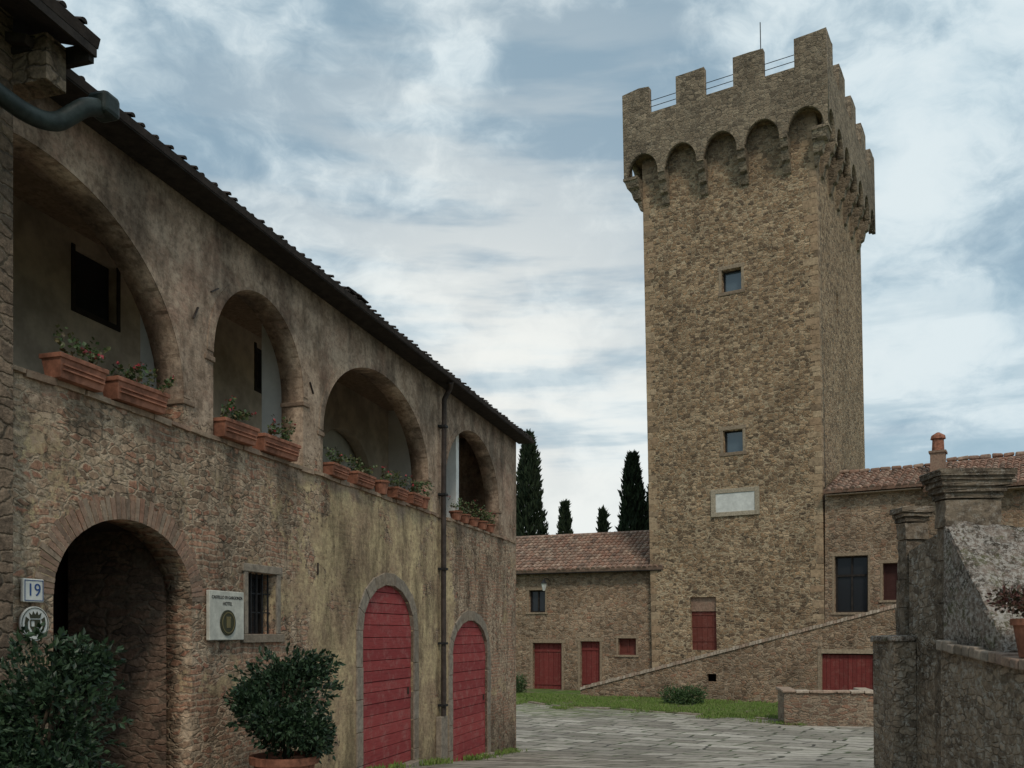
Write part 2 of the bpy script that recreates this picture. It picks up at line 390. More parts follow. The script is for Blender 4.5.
def blob_leaves(name, blobs, n, size, mat, parent, aspect=0.55, spread=0.35, label=None):
    P, D = blob_pts(blobs, n, spread)
    return leaves(name, P, D, size, mat, parent, aspect, label)
def lathe(name, prof, mat, parent, seg=24, label=None, loc=(0, 0, 0)):
    bm = bmesh.new(); R = []
    for r, z in prof: R.append([bm.verts.new((loc[0] + r * math.cos(2 * pi * k / seg), loc[1] + r * math.sin(2 * pi * k / seg), loc[2] + z)) for k in range(seg)])
    for a, b in zip(R, R[1:]):
        for k in range(seg): bm.faces.new((a[k], a[(k + 1) % seg], b[(k + 1) % seg], b[k]))
    bm.faces.new(R[0]); bm.faces.new(R[-1])
    return from_bm(name, bm, mat, parent, label)
def prism(bm, prof, xa, xb):
    a = [bm.verts.new((xa, y, z)) for y, z in prof]; b = [bm.verts.new((xb, y, z)) for y, z in prof]
    bm.faces.new(a); bm.faces.new(b)
    for i in range(len(prof)): bm.faces.new((a[i], a[(i + 1) % len(prof)], b[(i + 1) % len(prof)], b[i]))

# ------------------------------------------------------------------ ground
GZ = [(-60, -1.7), (9, -1.72), (12.6, -1.92), (16, -2.28), (19, -2.5), (25, -2.65), (33, -2.68), (41, -2.58), (60, -2.6), (900, -2.6)]
def gz(y):
    for (a, za), (b, zb) in zip(GZ, GZ[1:]):
        if y <= b: return za + (zb - za) * (y - a) / (b - a)
    return -2.6
xs = [-700, -60, -20, 0, 20, 60, 700]; ys = [-60] + list(range(-20, 62, 1)) + [120, 300, 900]
bm = bmesh.new(); V = [[bm.verts.new((x, y, gz(y) - .012)) for x in xs] for y in ys]
for j in range(len(ys) - 1):
    for i in range(len(xs) - 1): bm.faces.new((V[j][i], V[j][i + 1], V[j + 1][i + 1], V[j + 1][i]))
o = from_bm('ground', bm, M_ground, smooth=True); o['kind'] = 'structure'
bm = bmesh.new(); rows_ = []
for y in [1 + i * 0.75 for i in range(46)]:
    xl = .29 * y - 5.4 - 0.1 if y < 19.5 else -1.2
    rows_.append([bm.verts.new((xl + (16 - xl) * i / 10, y, gz(y))) for i in range(11)])
for a, b in zip(rows_, rows_[1:]):
    for i in range(10): bm.faces.new((a[i], a[i + 1], b[i + 1], b[i]))
pav = from_bm('paving', bm, M_pave, smooth=True); pav['kind'] = 'structure'
GP = [(2.0, 31.9), (3.4, 31.2), (8.4, 26.6), (9.9, 28.0), (13.5, 31.6), (3.0, 36.6), (-1.5, 38.5), (-1.5, 35.0), (0.7, 34.0)]
bm = bmesh.new()
lo = [bm.verts.new((x, y, gz(y) - 0.1)) for x, y in GP]; hi = [bm.verts.new((x, y, gz(y) + .03)) for x, y in GP]
bm.faces.new(hi)
for i in range(len(GP)): bm.faces.new((lo[i], lo[(i + 1) % len(GP)], hi[(i + 1) % len(GP)], hi[i]))
o = from_bm('grass_verge', bm, M_ground); o['kind'] = 'structure'
def inside(x, y, poly):
    c = False; j = len(poly) - 1
    for i in range(len(poly)):
        xi, yi = poly[i]; xj, yj = poly[j]
        if (yi > y) != (yj > y) and x < (xj - xi) * (y - yi) / (yj - yi) + xi: c = not c
        j = i
    return c
P = []
while len(P) < 34000:
    x, y = random.uniform(-1.5, 13.5), random.uniform(25, 38.6)
    patch = math.sin(x * 1.7 + y) + math.sin(y * 2.3 - x) + .6 * math.sin(x * 4.1 - y * 2.2)
    if inside(x, y, GP):
        if patch + random.uniform(-1.2, 2.6) > 0: P.append((x, y, gz(y) + 0.025))
    elif inside(x, y + 1.6, GP) and patch + random.uniform(-1.2, .6) > .9: P.append((x, y, gz(y)))
for k in range(3600):
    s = random.uniform(8, 19.6); off = -abs(random.gauss(0, .12)) - .02
    if math.sin(s * 3.1) + math.sin(s * 7.7) + random.uniform(-.6, .6) < .35: continue
    X = -5.4 + .2785 * s - .9604 * off; Y = .9604 * s + .2785 * off
    P.append((X, Y, gz(Y)))
P = np.array(P); D = rng.normal(size=P.shape) * 0.5; D[:, 2] = 1
leaves('grass', P, D, 0.11, M_grass, None, 0.2, kind='stuff')
kb = bmesh.new()
KE = [(-1.5, 35.0), (0.7, 34.0), (2.0, 31.9), (3.4, 31.2), (8.4, 26.6)]
for (xa, ya), (xb, yb) in zip(KE, KE[1:]):
    L = math.hypot(xb - xa, yb - ya); n = max(1, int(L / 0.45)); ux, uy = (xb - xa) / L, (yb - ya) / L
    for k in range(n):
        if random.random() < .3: continue
        c0 = k / n * L + .01; c1 = (k + 1) / n * L - .01; q = []
        w = random.uniform(.06, .12); hh = random.uniform(.02, .06); off = random.uniform(-.08, .08)
        for z in (-.1, hh):
            for c, s in ((c0, -w), (c1, -w), (c1, w), (c0, w)):
                x = xa + ux * c - uy * (s + off); y = ya + uy * c + ux * (s + off)
                q.append(kb.verts.new((x, y, gz(y) + z)))
        hexa(kb, q)
k = from_bm('kerb', kb, M_grey, bevel=0.015); k['kind'] = 'structure'

# ------------------------------------------------------------------ loggia house
FA = math.atan2(0.9604, 0.2785); FO = (-5.4, 0, 0)
FM = Matrix.Translation(FO) @ Matrix.Rotation(FA, 4, 'Z')
def FW(s, y, z): return FM @ Vector((s, y, z))
H = thing('loggia_house', 'old plastered stone house with open arches above red arched doors', 'house', FO, FA)
A = [(5.15, 8.58, 1.9, 2.15, 3.56), (9.04, 10.77, 1.9, 2.70, 3.56), (11.24, 14.67, 1.9, 2.42, 3.56), (15.42, 18.45, 1.9, 2.42, 3.60)]
END = 19.7
holes = [arch(a[0], a[1], a[2], a[3], a[4]) for a in A]
WZ0, WZ1 = -0.02, 0.62
holes += [arch(7.03, 8.71, -2.4, 0.28, 0.94), rect(9.62, 10.17, WZ0, WZ1), arch(12.31, 14.06, -2.9, 0.02, 0.66), arch(15.76, 17.69, -2.9, -0.38, 0.21)]
WT = .28
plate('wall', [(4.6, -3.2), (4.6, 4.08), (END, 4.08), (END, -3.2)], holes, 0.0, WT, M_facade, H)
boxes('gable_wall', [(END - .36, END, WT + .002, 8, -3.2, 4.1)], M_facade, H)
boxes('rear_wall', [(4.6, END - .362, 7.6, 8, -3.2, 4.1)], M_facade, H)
LB = 1.6
plate('loggia_back_wall', [(4.6, 1.3), (4.6, 4.06), (END - .37, 4.06), (END - .37, 1.3)],
      [rect(9.02, 9.62, 3.3, 3.92), rect(12.35, 12.95, 3.35, 3.95), arch(14.1, 16.0, 1.5, 2.65, 3.35)], LB, LB + .2, M_plaster, H)
parts('dark_void', [(8.9, 9.8, LB + .25, LB + .3, 3.1, 4.05), (12.2, 13.1, LB + .25, LB + .3, 3.1, 4.05)], M_dark, H)
boxes('recess_wall', [(13.8, 16.7, LB + .26, LB + .30, 1.5, 4.06)], simple('recess_plaster', (0.60, 0.57, 0.50), .95, .15, 2), H)
for i, (a, b, z0_, z1_) in enumerate(((9.02, 9.62, 3.3, 3.92), (12.35, 12.95, 3.35, 3.95))):
    wn = boxes('window', [(a, b, LB + .1, LB + .12, z0_, z1_)], M_glass, H)
    boxes('frame', [(a - .05, a - .002, LB - .012, LB + .1, z0_, z1_), (b + .002, b + .05, LB - .012, LB + .1, z0_, z1_), (a - .05, b + .05, LB - .014, LB + .1, z0_ - .06, z0_ - .002)], M_wood, wn)
boxes('loggia_floor', [(4.6, END - .37, WT + .002, 3.2, 1.28, 1.5)], M_plaster, H)
boxes('loggia_ceiling', [(4.6, END - .37, WT + .002, 3.2, 4.062, 4.1)], M_brickarch, H)
parts('partition', [(16.75, 16.9, WT + .002, LB - .002, 1.5, 4.06), (10.95, 11.08, WT + .002, .65, 1.5, 4.06), (8.75, 8.9, WT + .002, .6, 1.5, 4.06)], M_plasterw, H)
for (a0, a1, zb, zs, zt) in A:
    bm = bmesh.new(); ring(bm, a0, a1, zs, zt - zs, 0.10, 40, -0.008, 0.2, 0.0, 0.0, wj=0)
    bmesh.ops.remove_doubles(bm, verts=bm.verts[:], dist=.0005)
    from_bm('arch_trim', bm, M_facade, H)
parts('impost', [(a, b, -.018, WT + .01, z, z + .05) for a, b, z in ((8.565, 8.74, 2.09), (8.9, 9.055, 2.60), (10.755, 10.9, 2.60), (11.1, 11.255, 2.34), (14.655, 14.82, 2.34), (15.27, 15.435, 2.34), (18.435, 18.6, 2.34))], M_brickarch, H, bevel=.008)
bm = bmesh.new(); s = 4.7
while s < END - .1:
    w = random.uniform(.20, .32)
    box(bm, s + .003, s + w - .003, -.03 + random.uniform(-.012, .012), WT + .01, 1.85 + random.uniform(-.01, .01), 1.893, .006); s += w
from_bm('sill_course', bm, M_brickarch, H)
bm = bmesh.new(); ring(bm, 7.03, 8.71, 0.28, 0.66, 0.19, 50, -0.004, 0.25, 0.2, 0.004, wj=.035)
from_bm('passage_arch_trim', bm, M_brickv, H)
PJ = m_rubble('passage_masonry', [(0.22, 0.13, 0.09), (0.28, 0.18, 0.125), (0.15, 0.10, 0.075)], (0.22, 0.16, 0.115), (4, 4, 14), 0.08, (0.5, 1.05), .012)
PD = simple('shade_dark_passage_plaster', (0.045, 0.03, 0.024), .95, .3, 2)  # near-black base colour paints in the shade of the deep passage
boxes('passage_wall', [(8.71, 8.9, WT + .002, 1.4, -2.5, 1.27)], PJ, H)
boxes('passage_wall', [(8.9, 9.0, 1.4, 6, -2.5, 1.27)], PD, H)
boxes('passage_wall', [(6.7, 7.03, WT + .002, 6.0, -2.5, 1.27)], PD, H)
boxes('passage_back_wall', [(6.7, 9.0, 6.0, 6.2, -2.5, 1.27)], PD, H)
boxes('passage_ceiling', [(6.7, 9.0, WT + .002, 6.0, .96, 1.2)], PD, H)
boxes('door', [(8.0 + i * .16, 8.155 + i * .16, 2.3, 2.36, -1.9, 0.35) for i in range(4)], M_red, H, 'half open red brown door leaf in the passage')

def plank_door(parent, s0, s1, zb, zs, zt, y, mat, wfr, name='door'):
    cx = (s0 + s1) / 2; rx = (s1 - s0) / 2
    bm = bmesh.new(); z = zb
    def half(zz):
        if zz <= zs: return rx
        return rx * math.sqrt(max(0, 1 - ((zz - zs) / (zt - zs)) ** 2))
    while z < zt - 0.01:
        z1 = min(z + random.uniform(.14, .17), zt); sub = 4 if z1 > zs else 1
        yy = y + random.uniform(-.005, .005)
        zz_ = [z + (z1 - .008 - z) * i / sub for i in range(sub + 1)]
        out = [(-max(.02, half(q)), q) for q in zz_] + [(max(.02, half(q)), q) for q in zz_[::-1]]
        f0 = [bm.verts.new((cx + a, yy, b)) for a, b in out]; f1 = [bm.verts.new((cx + a, y + .05, b)) for a, b in out]
        bm.faces.new(f0); bm.faces.new(f1)
        for i in range(len(out)): bm.faces.new((f0[i], f0[(i + 1) % len(out)], f1[(i + 1) % len(out)], f1[i]))
        z = z1
    d = from_bm(name, bm, mat, parent, bevel=0.004)
    boxes('backing', [(s0 - .05, s1 + .05, y + .055, y + .1, zb, zt + .05)], M_dark, d)
    boxes('handle', [(s1 - .16, s1 - .14, y - .03, y - .006, zb + 1.0, zb + 1.10)], M_rust, d)
    b = bmesh.new(); ring(b, s0, s1, zs, zt - zs, wfr, 9, -.022, .25, .03, .004, jamb=zb - .4, jh=.42, wj=.012)
    from_bm('frame', b, M_grey, d, bevel=.006)
    boxes('threshold', [(s0 - .1, s1 + .1, -.12, .26, zb - .3, zb - .005)], M_grey, d)
    return d
plank_door(H, 12.31, 14.06, -1.92, 0.02, 0.66, 0.035, M_red, 0.18)
plank_door(H, 15.76, 17.69, -2.27, -0.38, 0.21, 0.035, M_red, 0.18)
w = boxes('window', [(9.6, 10.19, .2, .22, WZ0, WZ1)], M_glass, H)
boxes('frame', [(9.55, 9.618, -.02, .26, WZ0, WZ1), (10.172, 10.25, -.02, .26, WZ0, WZ1), (9.52, 10.28, -.025, .26, WZ1 + .002, WZ1 + .085), (9.5, 10.30, -.04, .26, WZ0 - .09, WZ0 - .002)], M_grey, w, bevel=.006)
boxes('sash', [(9.62, 9.66, .16, .198, WZ0, WZ1), (10.13, 10.17, .16, .198, WZ0, WZ1), (9.875, 9.915, .16, .198, WZ0, WZ1), (9.66, 9.875, .16, .198, WZ1 - .04, WZ1), (9.915, 10.13, .16, .198, WZ1 - .04, WZ1)], M_wood, w)
boxes('grille', [(9.66 + i * .11, 9.675 + i * .11, .05, .065, WZ0, WZ1) for i in range(5)] + [(9.62, 10.17, .066, .078, .2, .212), (9.62, 10.17, .066, .078, .4, .412)], M_iron, w)
tile_roof('roof', H, 6.45, END + .3, -0.32, 4.05, 4.0, 5.2, M_tiledark, pitch=.16, rows=4, r=.026, slab=.05, label='dark terracotta tile roof')
boxes('rear_roof_slope', [(6.45, END + .3, 4.0, 8.4, 3.9, 4.0)], M_tiledark, H)
boxes('soffit', [(6.5, END + .2, -.30, .0, 3.99, 4.03)], M_wood, H)
for i in range(9):
    a = 11.2 + random.uniform(0, .75)
    boxes('loose_roof_tile', [(a, a + .22, -.22 + random.uniform(-.04, .08), .05, 4.08 + .018 * i, 4.095 + .018 * i)], M_tiledark, H, jit=.015)
dp = tube('downpipe', [(15.0, -.26, 3.98), (15.12, -.2, 3.92), (15.15, -.09, 3.75), (15.15, -.08, 2.0), (15.15, -.08, -1.35)], .042, M_rust, H)
parts('pipe_bracket', [(15.09, 15.21, -.135, .0, z, z + .035) for z in (3.3, 2.2, 1.0, -.2, -1.2)], M_iron, dp)
boxes('pipe_cover', [(15.0, 15.3, -.10, -.003, -2.3, -1.36)], M_grey, H, bevel=.01)
for (s, z, an) in ((8.75, 2.98, .5), (10.95, 2.85, -.6), (9.05, 3.3, 1.0), (11.1, .75, 0.0)):
    bm = bmesh.new(); box(bm, -.006, .006, -.02, -.002, -.07, .07)
    bmesh.ops.rotate(bm, verts=bm.verts[:], cent=(0, 0, 0), matrix=Matrix.Rotation(an, 3, 'Y')); bmesh.ops.translate(bm, verts=bm.verts[:], vec=(s, 0, z))
    from_bm('wall_tie', bm, M_rust, H)

# ------------------------------------------------------------------ corner house (closest)
K = thing('corner_house', 'rough stone house corner with overhanging wooden eave beside the loggia', 'house', FO, FA)
M_corner = m_rubble('dark_corner_masonry', [(0.17, 0.115, 0.078), (0.25, 0.175, 0.12), (0.12, 0.085, 0.06), (0.29, 0.21, 0.145)], (0.22, 0.165, 0.115), (5, 5, 10), .09, (.6, 1.1), .03)
boxes('wall', [(0.5, 6.52, -.14, 4.0, -2.3, 4.3)], M_corner, K)
tile_roof('roof', K, 0.4, 6.78, -.64, 4.16, 4.0, 5.6, M_tiledark, rows=3, r=.03, pitch=.18, slab=.06)
boxes('eave_board', [(.4, 6.77, -.62, -.60, 4.04, 4.10), (6.72, 6.77, -.595, 0.3, 4.0, 4.12)], M_wood, K)
boxes('gable_infill', [(6.52, 6.7, -.42, 0.3, 3.78, 4.1)], M_corner, K)
gp = tube('gutter_pipe', [(6.98, -.52, 3.80), (6.82, -.52, 3.76), (6.70, -.45, 3.62), (6.62, -.41, 3.53), (6.45, -.38, 3.48), (6.2, -.37, 3.48), (5.4, -.36, 3.54)], .062, M_copper, K, bez=True)
boxes('gutter_end', [(6.87, 7.03, -.61, -.44, 3.73, 3.89)], M_copper, gp, bevel=.03)

# ------------------------------------------------------------------ signs
def circ(r, n=28, cx=0, cz=0, ry=None): return [(cx + r * math.cos(2 * pi * k / n), cz + (ry or r) * math.sin(2 * pi * k / n)) for k in range(n)]
S = thing('hotel_sign', 'cream stone hotel sign with dark round emblem on the rough wall', 'sign', FW(9.185, -.06, .16), FA)
boxes('board', [(-.29, .29, 0, .04, -.24, .24)], M_cream, S, bevel=.008)
text('lettering', 'CASTELLO DI GARGONZA', .043, 0, -.002, .175, M_black, S, .002)
text('lettering', 'HOTEL', .05, 0, -.002, .115, M_black, S, .002)
em = plate('emblem', circ(.125, cz=-.07), [], -.012, 0.0, M_olive, S)
plate('emblem_ring', circ(.105, cz=-.07), [circ(.095, cz=-.07)], -.016, -.0125, M_gold, em)
bm = bmesh.new()
box(bm, -.03, .03, -.017, -.0125, -.12, -.03); box(bm, -.036, -.018, -.017, -.0125, -.029, -.01); box(bm, -.009, .009, -.017, -.0125, -.029, -.01); box(bm, .018, .036, -.017, -.0125, -.029, -.01)
from_bm('emblem_tower', bm, M_gold, em)
S = thing('house_number_tile', 'small white ceramic tile with a blue number nineteen', 'sign', FW(6.79, -.055, .30), FA)
boxes('tile', [(-.095, .095, 0, .03, -.085, .085)], M_white, S, bevel=.008)
plate('border', rect(-.085, .085, -.075, .075), [rect(-.080, .080, -.070, .070)], -.003, -.0005, M_blue, S)
text('number', '19', .13, 0, -.001, 0, M_blue, S, .002)
S = thing('round_crest_plaque', 'round white plaque with a dark heraldic crest', 'sign', FW(6.80, -.055, .06), FA)
plate('disc', circ(.13, ry=.125), [], 0, .02, M_white, S)
plate('rim', circ(.122, ry=.117), [circ(.118, ry=.113)], -.004, -.0005, M_olive, S)
sh = plate('shield', [(-.045, .03), (.045, .03), (.045, -.025), (.025, -.055), (0, -.072), (-.025, -.055), (-.045, -.025)], [[(-.038, .022), (-.004, .022), (-.004, -.02), (-.038, -.02)], [(.004, -.026), (.037, -.026), (.022, -.048), (.004, -.06)]], -.005, -.0005, M_olive, S)
plate('crown', [(-.045, .04), (-.055, .08), (-.03, .06), (-.018, .09), (0, .062), (.018, .09), (.03, .06), (.055, .08), (.045, .04)], [], -.005, -.0005, M_olive, S)
for sx in (-1, 1):
    plate('scroll', [(sx * .055, .03), (sx * .085, .05), (sx * .095, .0), (sx * .075, -.05), (sx * .04, -.075), (sx * .068, -.03), (sx * .07, .01)], [], -.005, -.0005, M_olive, S)

# ------------------------------------------------------------------ planters on sills
def planter(s0, s1, z=1.897, h=.18, fh=.20, round_=False):
    L = s1 - s0; c = (s0 + s1) / 2
    lab = ('round terracotta pot' if round_ else 'long terracotta window box') + ' with sparse geraniums on the loggia sill'
    T = thing('flower_pot' if round_ else 'flower_box', lab, 'planter', FW(c, -.02 + random.uniform(-.02, .02), z), FA + random.uniform(-.05, .05), 'terracotta planters on the loggia sill')
    if round_:
        lathe('pot', [(.075, 0), (.105, h * .85), (.12, h * .85), (.12, h), (.10, h), (.095, h - .02)], M_terra, T, 16); hw = .1
    else:
        bm = bmesh.new(); q = []
        for zz, e in ((0, -.02), (h * .8, 0), (h * .8, .012), (h, .012), (h, -.015), (h - .03, -.015)):
            q.append([bm.verts.new((sx * (L / 2 + e), sy * (.09 + e), zz)) for sx, sy in ((-1, -1), (1, -1), (1, 1), (-1, 1))])
        bm.faces.new(q[0]); bm.faces.new(q[-1])
        for a, b in zip(q, q[1:]):
            for k in range(4): bm.faces.new((a[k], a[(k + 1) % 4], b[(k + 1) % 4], b[k]))
        pt = from_bm('box', bm, M_terra, T, bevel=.004)
        boxes('moulding', [(-L / 2 + .03, L / 2 - .03, -.098, -.08, h * zz, h * zz + .012) for zz in (.3, .5)], M_terra, pt)
        hw = L / 2 - .03
    P = []; D = []; Pf = []; fh *= random.uniform(.8, 1.2)
    for k in range(max(8, int(24 * L))):
        bx = random.uniform(-hw, hw); by = random.uniform(-.07, .05); hh = fh * random.uniform(.25, 1.25)
        lx, ly = random.uniform(-.12, .12), random.uniform(-.14, .05)
        for i in range(15):
            t = random.random() ** .6
            P.append((bx + lx * t + random.gauss(0, .02), by + ly * t + random.gauss(0, .02), h + hh * t)); D.append((random.gauss(0, 1), random.gauss(0, 1), random.gauss(.3, .7)))
        if random.random() < .2:
            for i in range(4): Pf.append((bx + lx + random.gauss(0, .015), by + ly + random.gauss(0, .015), h + hh + .01))
    leaves('plant', np.array(P), np.array(D), .042, M_leaf2, T, .8)
    if Pf: leaves('flower', np.array(Pf), rng.normal(size=(len(Pf), 3)), .032, M_flower, T, .9)
planter(6.98, 7.46); planter(7.62, 8.22)
planter(9.08, 9.62); planter(9.80, 10.48)
planter(11.3, 11.75, h=.15); planter(11.98, 12.5, h=.16); planter(12.75, 13.05, round_=True); planter(13.2, 13.6, h=.15); planter(13.8, 14.2, h=.16); planter(14.33, 14.5, h=.17, round_=True)
for s in (15.75, 16.2, 16.7, 17.2, 17.7): planter(s, s + .3, h=.15, round_=True)

# ------------------------------------------------------------------ potted shrubs
def shrub(loc, r, ztop, zpot, potr, label, n):
    T = thing('potted_shrub', label, 'potted plant', loc, 0.3)
    zb = loc[2]; hp = zpot - zb
    lathe('pot', [(potr * .68, 0), (potr * .8, hp * .3), (potr * .95, hp * .86), (potr * 1.08, hp * .87), (potr * 1.1, hp), (potr * .95, hp), (potr * .9, hp - .04)], M_terra, T, 32)
    H_ = ztop - zpot; cz = hp + H_ * .5
    bl = [(0, 0, cz, r * .76, H_ * .44), (0, 0, hp + H_ * .25, r * .70, H_ * .26)]
    for k in range(20):
        a = k * 2.399; zz = hp + H_ * (.12 + .74 * ((k * .618) % 1)); rr = r * random.uniform(.52, .68)
        bl.append((math.cos(a) * rr, math.sin(a) * rr, zz, r * random.uniform(.26, .38), r * random.uniform(.24, .36)))
    for k in range(5):
        tube('stem', [(0, 0, hp - .05), (random.uniform(-.1, .1), random.uniform(-.1, .1), hp + H_ * .3), (random.uniform(-.2, .2), random.uniform(-.2, .2), hp + H_ * .7)], .011, M_bark, T)
    P, D = blob_pts(bl, n, .6)
    P2 = []; D2 = []
    for k in range(60):
        d = np.array([random.gauss(0, 1), random.gauss(0, 1), random.gauss(.35, .8)]); d /= np.linalg.norm(d)
        base = np.array([0, 0, cz]) + d * np.array([r * .86, r * .86, H_ * .42])
        for i in range(12):
            P2.append(base + d * i * .009); D2.append(d + rng.normal(size=3) * .6)
    leaves('crown', np.vstack([P, np.array(P2)]), np.vstack([D, np.array(D2)]), .058, M_leaf, T, .5)
shrub((-2.97, 5.75, gz(5.7)), .45, .04, -1.25, .26, 'large dark-leaved potted shrub beside the passage arch', 9000)
shrub((-2.16, 8.55, gz(8.5)), .52, -.15, -1.17, .30, 'round dark-leaved shrub in a terracotta pot against the wall', 11500)

# ------------------------------------------------------------------ tower
TA = math.atan2(-.51, .86); TO = (11.73, 34.82, 0)
T = thing('stone_tower', 'tall square crenellated stone tower with arched machicolations', 'tower', TO, TA)
W, L, zb = 7.15, 9.9, -3.2
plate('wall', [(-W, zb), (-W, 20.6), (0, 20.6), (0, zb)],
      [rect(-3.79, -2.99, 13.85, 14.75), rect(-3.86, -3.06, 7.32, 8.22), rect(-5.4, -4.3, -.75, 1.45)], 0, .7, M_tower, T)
def side(a, b, c): return (0 - c, a, b)
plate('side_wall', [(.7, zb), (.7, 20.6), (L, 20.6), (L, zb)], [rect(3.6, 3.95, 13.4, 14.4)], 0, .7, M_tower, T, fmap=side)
boxes('rear_wall', [(-W, -.702, L - .7, L - .001, zb, 20.6)], M_tower, T)
boxes('far_side_wall', [(-W, -W + .7, .702, L - .702, zb, 20.6)], M_tower, T)
boxes('dark_core', [(-W + .8, -.8, .75, L - .8, zb, 20.5)], M_dark, T)
def twin(xc, zc, w, h):
    p = boxes('window', [(xc - w / 2, xc + w / 2, .3, .33, zc - h / 2, zc + h / 2)], M_glass2, T)
    t = .05
    boxes('sash', [(xc - w / 2, xc - w / 2 + t, .25, .298, zc - h / 2, zc + h / 2), (xc + w / 2 - t, xc + w / 2, .25, .298, zc - h / 2, zc + h / 2), (xc - w / 2 + t, xc + w / 2 - t, .25, .298, zc + h / 2 - t, zc + h / 2), (xc - w / 2 + t, xc + w / 2 - t, .25, .298, zc - h / 2, zc - h / 2 + t)], M_wood, p)
    boxes('frame', [(xc - w / 2 - .12, xc - w / 2 - .003, -.015, .2, zc - h / 2, zc + h / 2), (xc + w / 2 + .003, xc + w / 2 + .12, -.015, .2, zc - h / 2, zc + h / 2), (xc - w / 2 - .16, xc + w / 2 + .16, -.02, .2, zc + h / 2 + .003, zc + h / 2 + .16), (xc - w / 2 - .16, xc + w / 2 + .16, -.03, .2, zc - h / 2 - .14, zc - h / 2 - .003)], M_stonetrim, p, bevel=.01)
twin(-3.39, 14.3, .8, .9); twin(-3.46, 7.77, .8, .9)
pl = boxes('inscribed_slab', [(-4.22, -2.62, -.03, .05, 4.9, 5.66)], M_white, T, 'blank pale marble slab')
boxes('frame', [(-4.42, -4.223, -.06, .05, 4.72, 5.84), (-2.617, -2.42, -.06, .05, 4.72, 5.84), (-4.22, -2.62, -.06, .05, 5.663, 5.84), (-4.22, -2.62, -.06, .05, 4.72, 4.897)], M_slabtrim, pl, bevel=.01)
d = boxes('door', [(-5.4 + i * .22, -5.19 + i * .22, .18, .24, -.75, .85) for i in range(5)], M_brown, T)
boxes('infill', [(-5.4, -4.3, .12, .5, .86, 1.45)], M_brickv, d)
parts('strap', [(-5.4, -4.3, .16, .178, z, z + .06) for z in (-.4, .2, .7)], M_brown, d)
M_quoin = m_island('tower_quoin_stone', [(0.25, 0.165, 0.098), (0.37, 0.26, 0.16), (0.31, 0.205, 0.125), (0.41, 0.30, 0.19), (.19, .13, .082)], .95, 7)
for side_ in (0, 1):
    bm = bmesh.new(); z = zb; k = 0
    while z < 20.0:
        h = random.uniform(.18, .32); a, b = (.45, .25) if k % 2 else (.25, .45)
        a *= random.uniform(.5, 1.25); b *= random.uniform(.5, 1.25)
        if side_ == 0: box(bm, -a, .006, -.006, b, z, z + h - .015, .004)
        else: box(bm, -W - .006, -W + a, -.006, .5, z, z + h - .015, .004)
        z += h; k += 1
    from_bm('quoin', bm, M_quoin, T, bevel=.015)
o = .6
ZS = 19.25
def parapet(a0, n, pitch, fmap, merlons, trim0=0, trim1=0, name='parapet', hw=.15):
    zs, zt, zc = ZS, 21.72, 22.86
    a1 = a0 + n * pitch; P = []; r = pitch / 2 - hw; rz = .86
    P.append((a0 + trim0, zs))
    for k in range(n):
        c = a0 + (k + .5) * pitch
        for j in range(17):
            t = pi - pi * j / 16; x = c + r * math.cos(t)
            P.append((max(x, a0 + trim0 + .01), zs + rz * math.sin(t)))
    P.append((a1 - trim1, zs))
    top = []
    for m0, m1 in merlons:
        m0 = max(m0, a0 + trim0); m1 = min(m1, a1 - trim1)
        top += [(m0, zt), (m0, zc + random.uniform(-.08, .03)), ((m0 + m1) / 2 + random.uniform(-.2, .2), zc + random.uniform(-.05, .04)), (m1, zc + random.uniform(-.08, .03)), (m1, zt)]
    if abs(top[0][0] - (a0 + trim0)) > .01: top = [(a0 + trim0, zt)] + top
    else: top = top[1:]
    if abs(top[-1][0] - (a1 - trim1)) > .01: top += [(a1 - trim1, zt)]
    else: top = top[:-1]
    P += top[::-1]
    plate(name, P, [], 0, .28, M_parapet, T, fmap=fmap)
Wp, Lp = W + 2 * o, L + 2 * o
def mer(a0, Ltot, n, w=1.2):
    p = (Ltot - w) / (n - 1); return [(a0 + i * p, a0 + i * p + w) for i in range(n)]
NS = 7
parapet(-W - o, 5, Wp / 5, lambda a, b, c: (a, -o + c, b), mer(-W - o, Wp, 4))
parapet(-W - o, 5, Wp / 5, lambda a, b, c: (a, L + o - c, b), mer(-W - o, Wp, 4))
parapet(-o, NS, Lp / NS, lambda a, b, c: (o - c, a, b), mer(-o, Lp, 5), .281, .281)
parapet(-o, NS, Lp / NS, lambda a, b, c: (-W - o + c, a, b), mer(-o, Lp, 5), .281, .281)
boxes('walkway', [(-W - o + .29, o - .29, -o + .29, L + o - .29, 20.14, 20.5)], M_tower, T)
for (x0_, x1_, y0_, y1_) in ((-W - o + .29, o - .29, -o + .285, -o + .5), (o - .5, o - .285, -o + .51, L + o - .3)):
    boxes('parapet_lining', [(x0_, x1_, y0_, y1_, 20.51, 21.7)], M_parapet, T)
